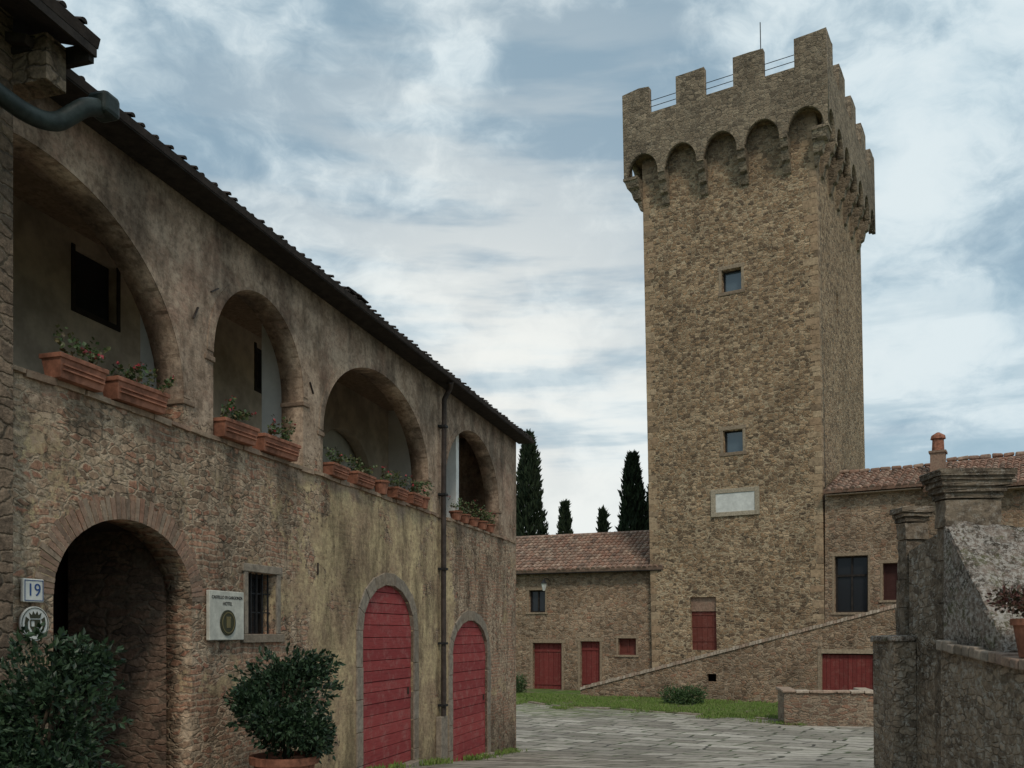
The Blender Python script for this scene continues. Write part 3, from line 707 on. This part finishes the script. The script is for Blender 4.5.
# stepped corbel profile carrying the parapet arches
prof = [(0, 17.95), (.09, 18.0), (.17, 18.26), (.17, 18.34), (.30, 18.42), (.37, 18.70), (.37, 18.77), (.50, 18.85), (.58, 19.12), (.625, 19.14), (.625, ZS - .003), (0, ZS - .003)]
def corbel_x(cx, hw=.15):
    bm = bmesh.new(); prism(bm, [(-p, z) for p, z in prof], cx - hw, cx + hw)
    from_bm('corbel', bm, M_parapet, T)
def corbel_y(cy, hw=.15):
    bm = bmesh.new(); a = [bm.verts.new((p, cy - hw, z)) for p, z in prof]; b = [bm.verts.new((p, cy + hw, z)) for p, z in prof]
    bm.faces.new(a); bm.faces.new(b)
    for i in range(len(prof)): bm.faces.new((a[i], a[(i + 1) % len(prof)], b[(i + 1) % len(prof)], b[i]))
    from_bm('corbel', bm, M_parapet, T)
for k in range(1, 5):
    c = -W - o + k * Wp / 5; corbel_x(c); boxes('corbel_web', [(c - .13, c + .13, -o + .283, .02, ZS, 20.13)], M_parapet, T)
for k in range(1, NS):
    c = -o + k * Lp / NS; corbel_y(c); boxes('corbel_web', [(-.02, o - .283, c - .13, c + .13, ZS, 20.13)], M_parapet, T)
for (cx, sx) in ((0, 1), (-W, -1)):
    bm = bmesh.new(); R = []
    for p, z in prof[:-1]:
        q = max(p, .01)
        R.append([bm.verts.new((cx + sx * u, v, z)) for u, v in ((-.02, .02), (q, .02), (q, -q), (-.02, -q))])
    for a, b in zip(R, R[1:]):
        for i in range(4): bm.faces.new((a[i], a[(i + 1) % 4], b[(i + 1) % 4], b[i]))
    bm.faces.new(R[0]); bm.faces.new(R[-1])
    from_bm('corbel', bm, M_parapet, T)
mm = mer(-W - o, Wp, 4)
for (a, b), (c, d_) in zip(mm, mm[1:]):
    parts('railing', [(b, c, -.42, -.40, 22.05, 22.07), (b, c, -.42, -.40, 22.3, 22.32)], M_iron, T)
tube('antenna', [(-2.8, 3.0, 20.6), (-2.8, 3.0, 26.3)], .02, M_iron, T)
for ob in [q for q in bpy.data.objects if q.parent is T] + [q for q in bpy.data.objects if q.parent and q.parent.parent is T]:
    for v in ob.data.vertices:
        dx = .02 * (19 - v.co.z); v.co.x += .86 * dx; v.co.y += .51 * dx

# ------------------------------------------------------------------ ramp wall
RA = math.atan2(-4.5, 9.94); RO = (2.96, 36.5, 0)
R = thing('ramp_wall', 'sloping stone ramp wall with brick coping before the tower', 'wall', RO, RA)
z0, sl, RL = -2.30, .272, 12.6
plate('wall', [(-.2, -3.2), (-.2, z0), (RL, z0 + sl * RL), (RL, -3.2)], [rect(9.1, 10.9, -2.15, -.78), rect(4.95, 5.3, -1.9, -1.6)], 0, .45, M_rear, R)
parts('dark_void', [(9.0, 11, .46, .5, -2.3, -.6), (4.8, 5.5, .46, .5, -2, -1.5)], M_dark, R)
bm = bmesh.new(); v = []
for y in (.502, 3.6):
    for p in ((-.2, -3.2), (-.2, z0 - .3), (RL, z0 + sl * RL - .9), (RL, -3.2)): v.append(bm.verts.new((p[0], y, p[1])))
hexa(bm, v)
from_bm('ramp', bm, M_pave, R)
bm = bmesh.new(); a = -.2
while a < RL:
    w = .12; zz = z0 + sl * a; q = []; hh = random.uniform(.10, .15); e = random.uniform(-.02, .02)
    for y in (-.05 + e, .5 + e):
        for dx, dz in ((.006, .003), (w - .006, .003 + sl * w), (w - .006, hh + sl * w), (.006, hh)): q.append(bm.verts.new((a + dx, y, zz + dz)))
    hexa(bm, q); a += w
M_coping = m_island('pale_brick_coping', [(0.39, 0.31, 0.235), (0.48, 0.39, 0.305), (0.31, 0.225, 0.165), (0.41, 0.29, 0.215)])
from_bm('coping', bm, M_coping, R)
d = boxes('shutter', [(9.13 + i * .147, 9.27 + i * .147, .12, .17, -2.13, -.82) for i in range(6)] + [(10.02 + i * .147, 10.16 + i * .147, .12, .17, -2.13, -.82) for i in range(6)], M_red2, R)
boxes('frame', [(9.1, 9.128, .05, .2, -2.15, -.78), (10.905, 11.02, -.015, .2, -2.15, -.62), (8.98, 9.097, -.015, .2, -2.15, -.62), (9.1, 10.9, -.015, .2, -.777, -.62)], M_stonetrim, d)

# ------------------------------------------------------------------ stone basin
B = thing('stone_basin', 'low square stone and brick basin with worn rim', 'planter', (7.75, 25.6, gz(25.4)), math.radians(-10))
M_basin = m_rubble('basin_masonry', [(0.27, 0.17, 0.11), (0.36, 0.27, 0.19), (0.20, 0.13, 0.09), (0.33, 0.19, 0.125)], (0.34, 0.27, 0.195), (4, 4, 12), .08, (.7, 1.1), .03)
plate('wall', [(0, -.3), (0, .92), (2.5, .92), (2.5, -.3)], [], 0, .3, M_basin, B)
boxes('side_wall', [(0, .3, .302, 1.6, -.3, .92)], M_basin, B); boxes('side_wall', [(2.2, 2.5, .302, 1.6, -.3, .92)], M_basin, B)
boxes('rim', [(-.06 + i * .37, .30 + i * .37, -.06, .34, .925, 1.0) for i in range(7)] + [(-.06, .34, .35, 1.6, .925, 1.0), (2.16, 2.53, .35, 1.6, .925, 1.0)], M_coping, B, bevel=.02, jit=.012)
boxes('soil', [(.3, 2.2, .3, 1.6, .7, .85)], M_soil, B)

# ------------------------------------------------------------------ rear house
HA = math.atan2(-2.8, 6.25); HO = (-.1, 41.5, 0)
R2 = thing('rear_house', 'low stone farmhouse with terracotta roof and red doors', 'house', HO, HA)
ho = [rect(1.15, 2.55, -2.95, -.5), rect(3.45, 4.35, -2.95, -.42), rect(.95, 1.75, .9, 1.9), rect(5.2, 6.0, -1.0, -.28)]
plate('wall', [(-4, -3.2), (-4, 2.8), (6.9, 2.8), (6.9, -3.2)], ho, 0, .5, M_rear, R2)
boxes('dark_void', [(-4, 6.9, .8, .85, -3, 2.7)], M_dark, R2)
tile_roof('roof', R2, -4.2, 7.3, -.45, 2.72, 4.2, 4.85, M_tile, label='terracotta tile roof')
boxes('eave_board', [(-4.2, 7.2, -.42, -.01, 2.62, 2.66)], M_wood, R2)
M_lint = m_island('dull_stone_lintel', [(0.24, 0.175, 0.115), (0.29, 0.215, 0.145)])
def pdoor(par, x0, x1, z0, z1, mat, pn=6):
    w = (x1 - x0) / pn
    d = boxes('door', [(x0 + i * w + .006, x0 + (i + 1) * w - .006, .2, .26, z0, z1) for i in range(pn)], mat, par)
    boxes('frame', [(x0 - .12, x0 - .003, -.01, .25, z0, z1), (x1 + .003, x1 + .12, -.01, .25, z0, z1), (x0 - .2, x1 + .2, -.015, .25, z1 + .003, z1 + .16)], M_lint, d, bevel=.01)
    parts('rail', [(x0, x1, .17, .198, zz, zz + .1) for zz in (z0 + .3, z1 - .4)], mat, d)
    return d
pdoor(R2, 1.15, 2.55, -2.7, -.5, M_red2); pdoor(R2, 3.45, 4.35, -2.62, -.42, M_red2, pn=4)
def win(par, x0, x1, z0, z1, fw=.09, mullion=True, shut=None):
    p = boxes('window', [(x0, x1, .25, .28, z0, z1)], shut or M_glass, par)
    ms = shut or M_wood
    L_ = [(x0, x0 + .06, .2, .248, z0, z1), (x1 - .06, x1, .2, .248, z0, z1), (x0 + .06, x1 - .06, .2, .248, z1 - .06, z1), (x0 + .06, x1 - .06, .2, .248, z0, z0 + .06)]
    if mullion: L_.append(((x0 + x1) / 2 - .03, (x0 + x1) / 2 + .03, .2, .248, z0 + .06, z1 - .06))
    if z1 - z0 > 1.5: L_.append((x0 + .06, x1 - .06, .19, .246, (z0 + z1) / 2 + .3, (z0 + z1) / 2 + .38))
    boxes('sash', L_, ms, p)
    boxes('frame', [(x0 - fw, x0 - .003, -.01, .2, z0, z1), (x1 + .003, x1 + fw, -.01, .2, z0, z1), (x0 - fw - .04, x1 + fw + .04, -.015, .2, z1 + .003, z1 + .13), (x0 - fw - .05, x1 + fw + .05, -.05, .2, z0 - .09, z0 - .003)], M_lint, p, bevel=.01)
    return p
win(R2, .95, 1.75, .9, 1.9); win(R2, 5.2, 6.0, -1.0, -.28, shut=M_brown)
HMt = Matrix.Translation(HO) @ Matrix.Rotation(HA, 4, 'Z')
Lm = thing('wall_lamp', 'small iron lantern on a bracket under the eave', 'lamp', HMt @ Vector((2.0, 0, 2.2)), HA)
tube('bracket', [(0, 0, .1), (0, -.4, .2), (0, -.75, .15)], .02, M_iron, Lm)
lathe('lantern', [(.05, -.35), (.13, -.05), (.15, -.03), (.04, .1), (.02, .16)], M_white, Lm, 6, loc=(0, -.75, -.02))
lathe('lamp_cap', [(.17, -.05), (.05, .1), (.02, .17)], M_iron, Lm, 6, loc=(0, -.75, .0))

# ------------------------------------------------------------------ side house
S2 = thing('side_house', 'stone house with tiled roofs joined to the tower', 'house', (12.2, 34.7, 0), TA)
plate('wall', [(-.13, -3.2), (-.13, 5.4), (3.6, 5.4), (3.6, 5.2), (16, 5.2), (16, -3.2)], [rect(.23, 1.43, .75, 2.9), rect(1.96, 2.6, 1.19, 2.57), rect(6.2, 7.0, 1.2, 2.6)], 0, .5, M_rear, S2)
boxes('side_wall', [(.02, .5, .502, 9, -3.2, 5.3)], M_rear, S2)
boxes('dark_void', [(.6, 16, .8, .85, -3, 5)], M_dark, S2)
tile_roof('roof', S2, -.1, 3.7, -.4, 5.36, 2.6, 6.45, M_tile)
tile_roof('roof', S2, 3.4, 16, -.55, 5.12, 3.6, 6.75, M_tile)
boxes('ridge_tile', [(3.4 + i * .4, 3.78 + i * .4, 3.5, 3.75, 6.78, 6.93) for i in range(31)], M_tile, S2, bevel=.05, jit=.03)
boxes('ridge_tile', [(-.1 + i * .4, .28 + i * .4, 2.5, 2.75, 6.48, 6.62) for i in range(9)], M_tile, S2, bevel=.05, jit=.03)
boxes('eave_board', [(-.05, 3.3, -.3, -.01, 5.22, 5.26)], M_brickarch, S2); boxes('eave_board', [(3.62, 16, -.45, -.01, 4.97, 5.01)], M_brickarch, S2)
win(S2, .23, 1.43, .75, 2.9); win(S2, 1.96, 2.6, 1.19, 2.57, mullion=False, shut=m_door('dark_brown_shutter', (.05, .02, .017), (.07, .028, .022), (.08, .04, .035))); win(S2, 6.2, 7.0, 1.2, 2.6)
ch = boxes('chimney', [(3.45, 3.95, 1.2, 1.75, 5.6, 6.75), (3.4, 4.0, 1.15, 1.8, 6.753, 6.83)], M_brickv, S2, 'old brick chimney')
lathe('chimney_pot', [(.22, 0), (.2, .45), (.27, .47), (.24, .6), (.05, .72)], M_terra, ch, 12, loc=(3.7, 1.475, 6.833))

# ------------------------------------------------------------------ gate pillars, garden wall
def pillar(x0, x1, y0, y1, ztop, caps, lab):
    zb_ = gz(y0) - .2
    Tt = thing('gate_pillar', lab, 'pillar', ((x0 + x1) / 2, (y0 + y1) / 2, zb_))
    hx, hy = (x1 - x0) / 2, (y1 - y0) / 2
    z = 0; bm = bmesh.new(); top = ztop - zb_ - sum(c[0] for c in caps)
    while z < top - .01:
        h = min(random.uniform(.24, .42), top - z)
        if top - z - h < .15: h = top - z
        e = random.uniform(-.008, .008); box(bm, -hx - e, hx + e, -hy - e, hy + e, z + .002, z + h - .008, .008); z += h
    bmesh.ops.subdivide_edges(bm, edges=bm.edges[:], cuts=4, use_grid_fill=True)
    for q in bm.verts: q.co += Vector((random.uniform(-.007, .007), random.uniform(-.007, .007), random.uniform(-.003, .003)))
    box(bm, -hx + .02, hx - .02, -hy + .02, hy - .02, 0, top)
    from_bm('shaft', bm, M_pillar, Tt)
    bm = bmesh.new()
    for h, e in caps:
        box(bm, -hx - e, hx + e, -hy - e, hy + e, z + .002, z + h, .004)
        z += h
    bmesh.ops.subdivide_edges(bm, edges=bm.edges[:], cuts=3, use_grid_fill=True)
    for q in bm.verts: q.co += Vector((random.uniform(-.007, .007), random.uniform(-.007, .007), random.uniform(-.005, .005)))
    from_bm('capital', bm, M_pillar, Tt)
    return Tt
pillar(3.86, 4.34, 8.0, 8.2, 1.44, [(.06, .02), (.05, .045), (.05, .065), (.035, .085), (.06, .10)], 'broad weathered stone gate pillar with moulded capital')
pillar(3.89, 4.11, 8.9, 9.1, 1.24, [(.05, .012), (.04, .03), (.06, .05)], 'slender weathered stone gate pillar with small capital')
Wl = thing('garden_wall', 'lichen-covered rubble garden wall with sloping stone coping', 'wall', (3.80, 8.0, 0))
bm = bmesh.new()
prism(bm, [(.885, -2.2), (.885, .80), (.205, .92), (.205, -2.2)], .12, .55)
from_bm('linking_wall', bm, M_wallrub, Wl)
bm = bmesh.new()
prism(bm, [(-.005, -2), (-.005, -.16), (-1.5, -.30), (-5.5, -.6), (-5.5, -2)], .01, 1.3)
from_bm('wall', bm, M_wallrub, Wl)
bm = bmesh.new(); y = -.01
while y > -5.4:
    l = random.uniform(.10, .13); zt = -.16 + y * .093; jt = random.uniform(-.012, .012)
    prism(bm, [(y, zt + .003), (y, zt + .09 + jt), (y - l + .008, zt - l * .093 + .09 + jt), (y - l + .008, zt - l * .093 + .003)], -.045 + jt, 1.34); y -= l
from_bm('coping', bm, m_island('brick_on_edge_coping', [(0.30, 0.21, 0.155), (0.34, 0.28, 0.22), (0.25, 0.155, 0.115), (0.31, 0.26, 0.21), (.18, .145, .11)], lichen=((.33, .30, .25), .8)), Wl, bevel=.012)
bm = bmesh.new(); prism(bm, [(-.006, -.12), (-.006, .93), (-.10, .93), (-.45, .52), (-.90, .02), (-1.0, -.18)], .035, 1.34)
bmesh.ops.subdivide_edges(bm, edges=bm.edges[:], cuts=15, use_grid_fill=True)
for q in bm.verts:
    nn = .035 * math.sin(q.co.x * 13 + q.co.z * 9) * math.sin(q.co.y * 11 - q.co.x * 5)
    if q.co.y < -.02: q.co += Vector((random.uniform(-.012, .012), random.uniform(-.012, .012) + nn * .5, random.uniform(-.016, .016) + nn))
from_bm('sloping_buttress', bm, M_lichenstone, Wl)
W3 = thing('low_wall', 'short low rubble wall at the foot of the slender pillar', 'wall', (3.70, 8.72, 0))
boxes('wall', [(0, .22, 0, .48, -2.3, -.10)], M_wallrub, W3, jit=.01)
boxes('coping', [(-.03, .20, -.03, .5, -.097, -.035)], M_lichenstone, W3, bevel=.015, jit=.01)
Pp = thing('flower_pot', 'small terracotta pot with reddish drooping plant on the wall', 'planter', (3.90, 6.72, -.19))
lathe('pot', [(.10, 0), (.14, .24), (.16, .24), (.16, .29), (.135, .29), (.13, .26)], M_terra, Pp, 24)
blob_leaves('plant', [(0, 0, .41, .17, .12), (-.18, .02, .43, .13, .09), (.1, -.05, .41, .1, .08)], 1100, .045, M_leafred, Pp, .5, .8)

# ------------------------------------------------------------------ cypresses
def cypress(x, y, h, r, label, n=7000):
    Tt = thing('cypress_tree', label, 'tree', (x, y, -2.6), random.uniform(0, 6), 'cypress trees behind the houses')
    bm = bmesh.new(); R = []
    for k in range(6):
        t = k / 5; rr = r * .16 * (1 - t) + .01
        R.append([bm.verts.new((rr * math.cos(a * pi / 3), rr * math.sin(a * pi / 3), h * .95 * t)) for a in range(6)])
    for a, b in zip(R, R[1:]):
        for i in range(6): bm.faces.new((a[i], a[(i + 1) % 6], b[(i + 1) % 6], b[i]))
    from_bm('trunk', bm, M_bark, Tt)
    t = rng.uniform(0, 1, n) ** 1.0; th = rng.uniform(0, 2 * pi, n)
    pf = np.power(np.clip(1 - t, 0, 1), .62) * np.clip(.55 + t * 2.2, 0, 1)
    ph = random.uniform(0, 6)
    lump = 1 + .20 * np.sin(th * 3 + t * 17 + ph) + .17 * np.sin(th * 5 - t * 31 + ph)
    rr = r * pf * lump * rng.uniform(.55, 1.05, n) + .03
    P = np.stack([rr * np.cos(th), rr * np.sin(th), h * (.05 + .95 * t)], 1)
    D = np.stack([np.cos(th) * .35, np.sin(th) * .35, np.ones(n)], 1) + rng.normal(size=(n, 3)) * .25
    leaves('crown', P, D, .42, M_cyp, Tt, .32)
cypress(.95, 52, 13.9, 1.45, 'tall dark cypress tree rising behind the house roof', 9500)
cypress(3.35, 57, 10.6, .85, 'small pointed cypress tree behind the farmhouse roof', 4000)
cypress(5.75, 57, 10.2, .65, 'small slim cypress tree behind the farmhouse roof', 3500)
cypress(6.7, 50, 12.3, 1.3, 'dense dark cypress tree beside the tower', 8500)
cypress(8.3, 53, 11.2, 1.0, 'dark cypress tree half hidden by the tower', 4000)
def bush(x, y, w, h, label, n=2500):
    Tt = thing('garden_bush', label, 'bush', (x, y, gz(y)))
    bl = [(random.uniform(-w, w) * .6, random.uniform(-.3, .3), h * .4, w * random.uniform(.3, .45), h * random.uniform(.4, .55)) for _ in range(8)]
    blob_leaves('crown', bl, n, .11, M_bushleaf, Tt, .35, .7)
    for k in range(4): tube('stem', [(0, 0, 0), (random.uniform(-.4, .4), 0, h * .6)], .015, M_bark, Tt)
bush(6.3, 32.6, 1.05, .8, 'low spreading green bush at the foot of the ramp wall', 3200)
bush(.35, 37.6, .45, .95, 'small leafy bush at the corner of the farmhouse', 1200)

# ------------------------------------------------------------------ sky, sun, camera
wd = bpy.data.worlds.new('World'); SC.world = wd; wd.use_nodes = True
nt = wd.node_tree; nt.nodes.clear()
class WG(G):
    def __init__(s): s.t = nt; s._o = None
w = WG()
tc = w.n('ShaderNodeTexCoord').outputs['Generated']; w._o = tc
sunel, sunaz = math.radians(50), math.radians(170)
sky = w.n('ShaderNodeTexSky', sky_type='NISHITA'); sky.sun_disc = False; sky.sun_elevation = sunel; sky.sun_rotation = sunaz
skc = w.scl(sky.outputs[0], 0.10)
x, y, z = w.sep(tc)
pc = w.vm('MULTIPLY', tc, (1.0, 1.0, 1.6))
wp = w.scl(w.vm('SUBTRACT', w.noise(3.0, 4, .65, pc, out=1), (.5, .5, .5)), 0.18)
pc2 = w.vm('ADD', pc, wp)
n1 = w.noise(2.3, 4, .5, w.vm('ADD', pc2, (1.9, 3.7, 5.3)))
n2 = w.noise(4.8, 7, .62, w.vm('ADD', pc2, (7.3, 1.7, 0)))
cov = w.sm(w.math('ADD', w.math('MULTIPLY', n1, .5), w.math('MULTIPLY', n2, .5)), 0.42, 0.56)
cloud = w.mix(w.sm(n2, .38, .62), (0.52, 0.66, 0.74), (0.72, 0.82, 0.86))
blue = w.mix(0.80, skc, (0.27, 0.41, 0.51))
colr = w.mix(cov, blue, cloud)
lowb = w.noise(2.4, 5, .55, w.vm('MULTIPLY', tc, (1.2, 1.2, 8.0)))
colr = w.mix(w.math('MULTIPLY', w.sm(lowb, .49, .58, 0, .7), w.sm(z, .42, .15)), colr, (0.32, 0.47, 0.57))
dn = w.n('ShaderNodeVectorMath', {0: tc, 1: (-0.02, 0.97, 0.23)}, operation='DOT_PRODUCT').outputs['Value']
glow = w.math('POWER', w.math('MAXIMUM', dn, 0.0), 22.0)
colr = w.mix(w.math('MULTIPLY', glow, w.sm(lowb, .60, .42, .25, .9)), colr, (0.92, 0.92, 0.87))
bg = w.n('ShaderNodeBackground', {'Color': colr, 'Strength': 1.0})
out = nt.nodes.new('ShaderNodeOutputWorld'); nt.links.new(bg.outputs[0], out.inputs[0])
sl_ = bpy.data.lights.new('sun', 'SUN'); sl_.energy = 1.5; sl_.angle = math.radians(10); sl_.color = (1, .90, .78)
so = bpy.data.objects.new('sun', sl_); COL.objects.link(so)
sd = Vector((math.sin(sunaz) * math.cos(sunel), math.cos(sunaz) * math.cos(sunel), math.sin(sunel)))
so.rotation_euler = sd.to_track_quat('Z', 'Y').to_euler()
cam = bpy.data.cameras.new('camera'); co = bpy.data.objects.new('camera', cam); COL.objects.link(co)
co.location = (0, 0, 0); co.rotation_euler = (pi / 2, 0, 0)
cam.lens = 31.64; cam.sensor_width = 36; cam.shift_y = 248 / 1024; cam.clip_end = 3000; cam.clip_start = .05
SC.camera = co
SC.view_settings.view_transform = 'Standard'; SC.view_settings.look = 'None'; SC.view_settings.exposure = 0
